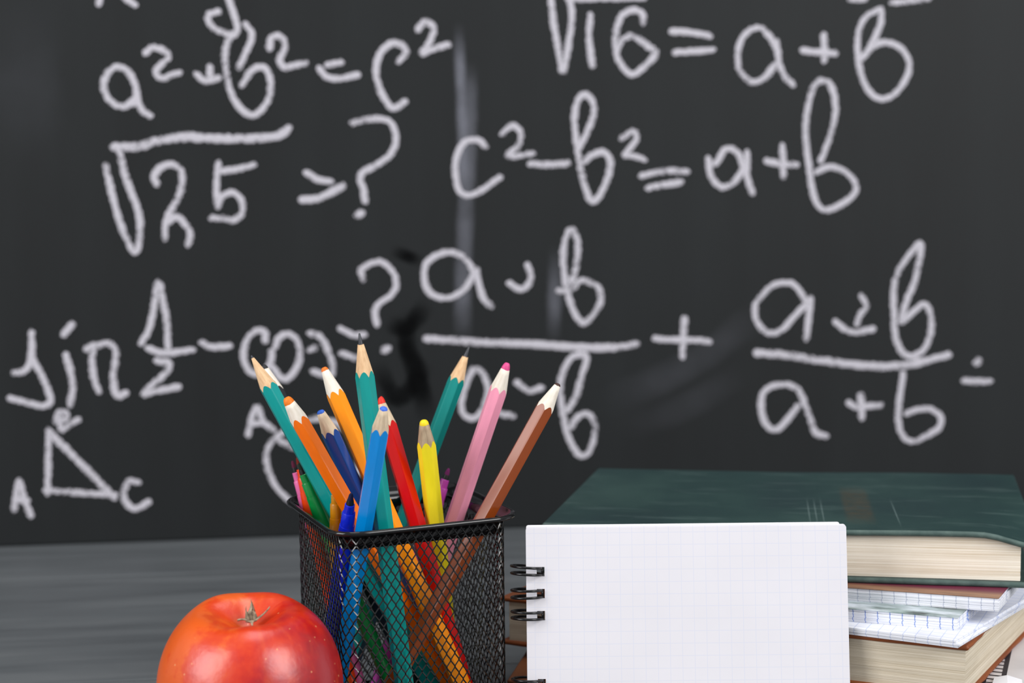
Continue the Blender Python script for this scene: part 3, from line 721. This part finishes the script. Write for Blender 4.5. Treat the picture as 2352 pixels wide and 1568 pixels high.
# pale booklet
bk = tag(empty('booklet', (0.0700, 0.6560, ZB1), R(-21.5)), 'pale grey softcover booklet under the rust-brown book', 'booklet', 'books stacked behind the notepad')
hard(link('cover', board_mesh('cover', 0.1560, 0.105, 0.0006, ZB2 - ZB1 - 0.0006, rnd=0.0002), bk, M['booklet']))
link('page_block', block_mesh('page_block', 0.0004, 0.1556, 0.0004, 0.1046, 0.0, ZB2 - ZB1 - 0.0006, wob=0.0002), bk, M['sheet_plain'])
def print_frames():
    bm = bmesh.new()
    def bar(x0, x1, y0, y1):
        vs_ = [bm.verts.new((x, y, ZB2 - ZB1 + 0.00005)) for x, y in ((x0, y0), (x1, y0), (x1, y1), (x0, y1))]; bm.faces.new(vs_)
    bar(0.1300, 0.1320, 0.002, 0.100); bar(0.1375, 0.1395, 0.002, 0.100); bar(0.1200, 0.1300, 0.002, 0.100)
    for k in range(20): bar(0.1320, 0.1375, 0.002 + k * 0.005, 0.0035 + k * 0.005)
    return from_bm('printed_film_strip', bm)
link('printed_film_strip', print_frames(), bk, M['print_dark'])
# scrap of folded white paper on the booklet
def scrap():
    P0 = [(-6, -4, 0), (0, -5, .3), (6, -3, 0), (-5, 0, 1.6), (0, 0.5, 2.6), (6, 1, 1.0), (-4, 4, .4), (1, 5, 1.2), (5, 4, .2)]
    V = [(x * MM, y * MM, z * MM + 0.0001) for x, y, z in P0] + [(x * MM, y * MM, z * MM) for x, y, z in P0]
    F = []
    for j in range(2):
        for i in range(2):
            a = j * 3 + i; q = (a, a + 1, a + 4, a + 3); F += [q, tuple(9 + k for k in reversed(q))]
    for a, b in ((0, 1), (1, 2), (2, 5), (5, 8), (8, 7), (7, 6), (6, 3), (3, 0)): F.append((b, a, a + 9, b + 9))
    return mesh('paper_scrap', V, F)
sp_ = link('paper_scrap', scrap(), None, M['sheet_plain']); sp_.location = (0.2045, 0.6150, ZB2); sp_.rotation_euler = (0, 0, R(-15))
tag(sp_, 'small folded scrap of white paper on the pale booklet', 'paper')
# rust-brown book
SH = math.tan(R(9))
book('hardcover_book', 'thick rust-brown hardcover book with yellowed pages in the middle of the stack', (-0.0065, 0.6730), R(-23.0), 0.2040, 0.135, ZB2, ZB3 - ZB2, 0.0023, M['brown'], M['brown_pages'], inset=0.0012, xin=0.0036, shear=SH, rough=0.0006, wob=0.00035)

# exercise books and loose sheets between the two hardcovers
def sheets(name, label, cat, FR, yaw, Lx, Ly, z0, h, layers, mpage, mcover, droop=0.0, shear=0.0, covth=0.00035, group='exercise books and papers in the stack', seed=0.0, fan=0.0009):
    """stack of page layers whose front right corner stands at FR; local x runs right, y back"""
    root = tag(empty(name, (FR[0] - math.cos(yaw) * Lx, FR[1] - math.sin(yaw) * Lx, z0), yaw), label, cat, group)
    def df(x, y): return -droop * ss(Lx - 0.05, Lx, x) * ss(0.04, 0.0, y)
    ph = (h - (covth if mcover else 0)) / layers
    for k in range(layers):
        jx = fan * mnoise.noise(Vector((k * 1.37 + seed, 2.0, 0))); jy = fan * mnoise.noise(Vector((k * 1.91 + seed, 7.0, 0)))
        rn = random.Random(k + int(seed * 100))
        def dk(x, y, k=k): 
            w = 0.00012 * mnoise.noise(Vector((x * 25, y * 25, k * 3.1 + seed)))
            return df(x, y) + w
        o = link('page_layer', board_mesh('page_layer', Lx, Ly, ph * 0.97, k * ph, rnd=0.00012, nx=24, ny=8, shear=shear, defo=dk, ox=jx, oy=-jy, rough=0.0004), root, mpage)
        hard(o, 40)
    if mcover:
        hard(link('cover', board_mesh('cover', Lx, Ly, covth, h - covth, rnd=0.0001, nx=24, ny=8, shear=shear, defo=df, rough=0.0003), root, mcover), 40)
    return root
sheets('paper_stack', 'crumpled squared loose sheets lying on the rust-brown book', 'paper', (0.1765, 0.5905), R(-27), 0.150, 0.105, ZB3, ZC - ZB3, 3, M['edge_sheet'], None, droop=0.0, seed=3.0, fan=0.003, shear=math.tan(R(12)))
sheets('exercise_book', 'squared exercise book with a pale photo cover and blue edge lines', 'notebook', (0.1800, 0.6035), R(-20), 0.160, 0.110, ZC, ZBk - ZC, 5, M['edge_blue'], M['photo'], seed=5.0, shear=math.tan(R(12)))
sheets('exercise_book', 'squared exercise book with a maroon and wood-print cover under the green book', 'notebook', (0.1990, 0.6110), R(-18), 0.165, 0.120, ZBk, ZA - ZBk, 5, M['edge_pale'], M['woodprint'], shear=math.tan(R(12)), seed=8.0)

# green book
def gdef(x, y):
    return -0.0046 * ss(0.184, 0.2090, x - 0.14 * y) ** 1.2 * ss(0.055, 0.0, y) + 0.0010 * ss(0.10, 0.18, x)
book('hardcover_book', 'worn dark green hardcover book on top of the stack', (0.0122, 0.6575), R(-9.2), 0.2090, 0.129, ZA, ZG - ZA, 0.0025, M['green'], M['green_pages'], inset=0.0030, defo=gdef, wob=0.00015, shear=math.tan(R(5)), xr=0.0060)

# ------------------------------------------------------------------ ring-bound notepad leaning on the stack
LEAN = R(10)
NBT = 0.0868
pad = empty('notepad', (0.0048, 0.5970, 0.0)); pad.rotation_euler = (-LEAN, 0, 0)
tag(pad, 'open white squared notepad with black ring binding leaning against the book stack', 'notepad')
RINGV = [0.0692, 0.0603, 0.0514, 0.0240, 0.0151, 0.0062]
HU0, HU1, HHH = 0.0043, 0.0075, 0.0019
def page(name, w, h, th, y0, mt, dx=0.0, dz=0.0, holes=True, corner=0.0008, curl=0.0):
    """sheet in the local xz plane, front face at y0, real thickness behind it, punched for the rings"""
    xs = [0, corner, HU0 - dx, HU1 - dx]; x = 0.012
    while x < w - 0.004: xs.append(x); x += 0.008
    xs += [w - corner, w]
    zs = {0.0, corner, h - corner, h}
    for v in RINGV: zs.add(v - HHH - dz); zs.add(v + HHH - dz)
    zs = sorted(zs); V, F = [], []; idx = {}
    def key(i, j, f):
        k = (i, j, f)
        if k not in idx:
            x, z = xs[i], zs[j]
            if (i in (0, len(xs) - 1)) and (j in (0, len(zs) - 1)):   # clipped corners
                x += corner * .3 * (1 if i == 0 else -1); z += corner * .3 * (1 if j == 0 else -1)
            y = y0 + (th if f else 0) + curl * (ss(0.5 * w, w, x) * ss(0.55 * h, h, z))
            idx[k] = len(V); V.append((x + dx, y, z + dz))
        return idx[k]
    cell = {}
    for i in range(len(xs) - 1):
        for j in range(len(zs) - 1):
            zc = (zs[j] + zs[j + 1]) / 2 + dz
            hole = holes and i == 2 and any(abs(zc - v) < HHH for v in RINGV)
            cell[(i, j)] = not hole
    for (i, j), ok in cell.items():
        if not ok: continue
        F.append((key(i, j, 0), key(i + 1, j, 0), key(i + 1, j + 1, 0), key(i, j + 1, 0)))
        F.append((key(i, j + 1, 1), key(i + 1, j + 1, 1), key(i + 1, j, 1), key(i, j, 1)))
        for (di, dj, a, b) in ((-1, 0, (i, j + 1), (i, j)), (1, 0, (i + 1, j), (i + 1, j + 1)), (0, -1, (i, j), (i + 1, j)), (0, 1, (i + 1, j + 1), (i, j + 1))):
            if not cell.get((i + di, j + dj), False):
                F.append((key(*b, 0), key(*a, 0), key(*a, 1), key(*b, 1)))
    return link(name, mesh(name, V, F), pad, mt)
NBW = 0.1312
page('sheet', NBW, NBT, 0.00012, -0.0001, M['sheet'])
page('sheet', NBW - 0.0004, NBT - 0.0002, 0.00012, 0.00012, M['sheet'], 0.0001, 0.0007, curl=0.0004)
page('page_block', NBW, NBT, 0.0026, 0.00032, M['sheet_plain'], 0.0, 0.0001)
page('sheet', NBW - 0.0022, NBT, 0.00012, 0.00300, M['sheet_plain'], 0.0002, 0.0012, curl=0.0006)
page('backing_card', NBW - 0.001, NBT - 0.001, 0.0007, 0.00318, M['card'], 0.0, 0.0)
def ring(v, k):
    """double wire loop through one hole"""
    rn = random.Random(k * 5 + 2); V, F = [], []; wr = 0.00056; m = 8; r = 0.0064; cx, cy = 0.0003, 0.0018
    path = []
    t1, t2 = rn.uniform(-.0005, .0011), rn.uniform(-.0005, .0009)
    n = 30
    for i in range(n + 1):
        a = R(-8) - R(344) * i / n      # from the hole, round the front to the left, back behind
        path.append(Vector((cx + r * math.cos(a), cy + r * 0.92 * math.sin(a), 0.00135 + t1 * (1 - math.cos(a)) * .5)))
    for i in range(n + 1):
        a = R(-8) - R(344) * (1 - i / n)
        path.append(Vector((cx + r * math.cos(a), cy + r * 0.92 * math.sin(a), -0.00135 + t2 * (1 - math.cos(a)) * .5)))
    path.append(path[0])
    for i, p in enumerate(path):
        a = path[max(0, i - 1)]; b = path[min(len(path) - 1, i + 1)]; t = (b - a).normalized()
        e1 = t.cross(Vector((0, 0, 1))); e1 = e1.normalized() if e1.length > 1e-6 else Vector((1, 0, 0)); e2 = t.cross(e1)
        for q in range(m):
            f = 2 * math.pi * q / m; V.append(p + (e1 * math.cos(f) + e2 * math.sin(f)) * wr)
    for i in range(len(path) - 1):
        for q in range(m): F.append((i * m + q, i * m + (q + 1) % m, (i + 1) * m + (q + 1) % m, (i + 1) * m + q))
    o = link('binding_ring', mesh('binding_ring', V, F, True), pad, M['wire']); o.location = (0, 0, v)
for k, v in enumerate(RINGV): ring(v, k)

# ------------------------------------------------------------------ apple
apple = empty('apple', (-0.1010, 0.5680, 0.0006)); apple.rotation_euler = (R(5), 0, 0); tag(apple, 'shiny red and orange apple standing calyx end up in front of the cup', 'apple')
def apple_mesh():
    nu, nv = 96, 72; V, F = [], []
    def prof(t):      # t 0 bottom pole .. 1 top pole ; returns radius, height (mm)
        a = math.pi * (t - 0.5)
        r = 35.0 * max(0.0, math.cos(a)) ** 0.86
        z = 38.0 + 38.0 * math.sin(a)
        r *= 1.0 - 0.06 * ss(0.55, 0.0, t)
        q = r / 35.0
        if t > 0.5: z -= 13.2 * math.exp(-(q / 0.40) ** 2.2) + 1.2 * math.exp(-(q / 0.12) ** 2.0)
        else: z += 9.0 * math.exp(-(q / 0.25) ** 2)
        return r, z
    for j in range(nv + 1):
        t = j / nv; r, z = prof(t)
        for i in range(nu):
            f = 2 * math.pi * i / nu
            top = ss(0.45, 1.0, t) * ss(0, 14, r)
            lob = 1 + 0.012 * top * math.cos(5 * f + 0.6) + 0.012 * math.cos(2 * f + 0.5) + 0.010 * math.cos(f - 2.6)
            zz = z + top * (0.45 * math.cos(5 * f + 0.6) + 0.5 * math.cos(2 * f + 1.9) + 0.8 * math.cos(f - 2.0))
            V.append((r * lob * math.cos(f) * MM, r * lob * math.sin(f) * MM, zz * MM))
    for j in range(nv):
        for i in range(nu): F.append((j * nu + i, j * nu + (i + 1) % nu, (j + 1) * nu + (i + 1) % nu, (j + 1) * nu + i))
    zmin = min(v[2] for v in V); V = [(x, y, z - zmin) for x, y, z in V]
    return mesh('skin', V, F, True)
ap = link('skin', apple_mesh(), apple, M['apple'])
top_z = 0.0618
def sepal(ang, ln, tilt, bend, w):
    V, F = [], []; n = 7
    for k in range(n + 1):
        t = k / n; ww = w * (1 - t) ** 0.7 * (0.6 + 0.9 * math.sin(math.pi * min(1, t * 1.2 + .25)) ) + 0.00012
        el = tilt + bend * t; 
        x = ln * t * math.cos(el) + 0.0008; z = ln * t * math.sin(el)
        c = 0.0003
        V += [(x, -ww, z + c), (x, 0, z - c), (x, ww, z + c), (x, 0, z + 2 * c)]
    for k in range(n):
        for q in range(4): a = k * 4 + q; b = k * 4 + (q + 1) % 4; F.append((a, b, b + 4, a + 4))
    F.append((0, 3, 2, 1)); F.append(tuple(n * 4 + q for q in range(4)))
    o = link('sepal', mesh('sepal', V, F, True), apple, M['sepal']); o.location = (0.001, 0.0, top_z); o.rotation_euler = (0, 0, ang)
for a, l, t, b, w in ((R(165), .0062, R(62), R(20), .0014), (R(95), .0070, R(66), R(-12), .0017), (R(50), .0085, R(68), R(25), .0011), (R(5), .0085, R(26), R(14), .0012), (R(-75), .0045, R(55), R(-60), .0016), (R(215), .0050, R(50), R(-30), .0015)):
    sepal(a, l, t, b, w)
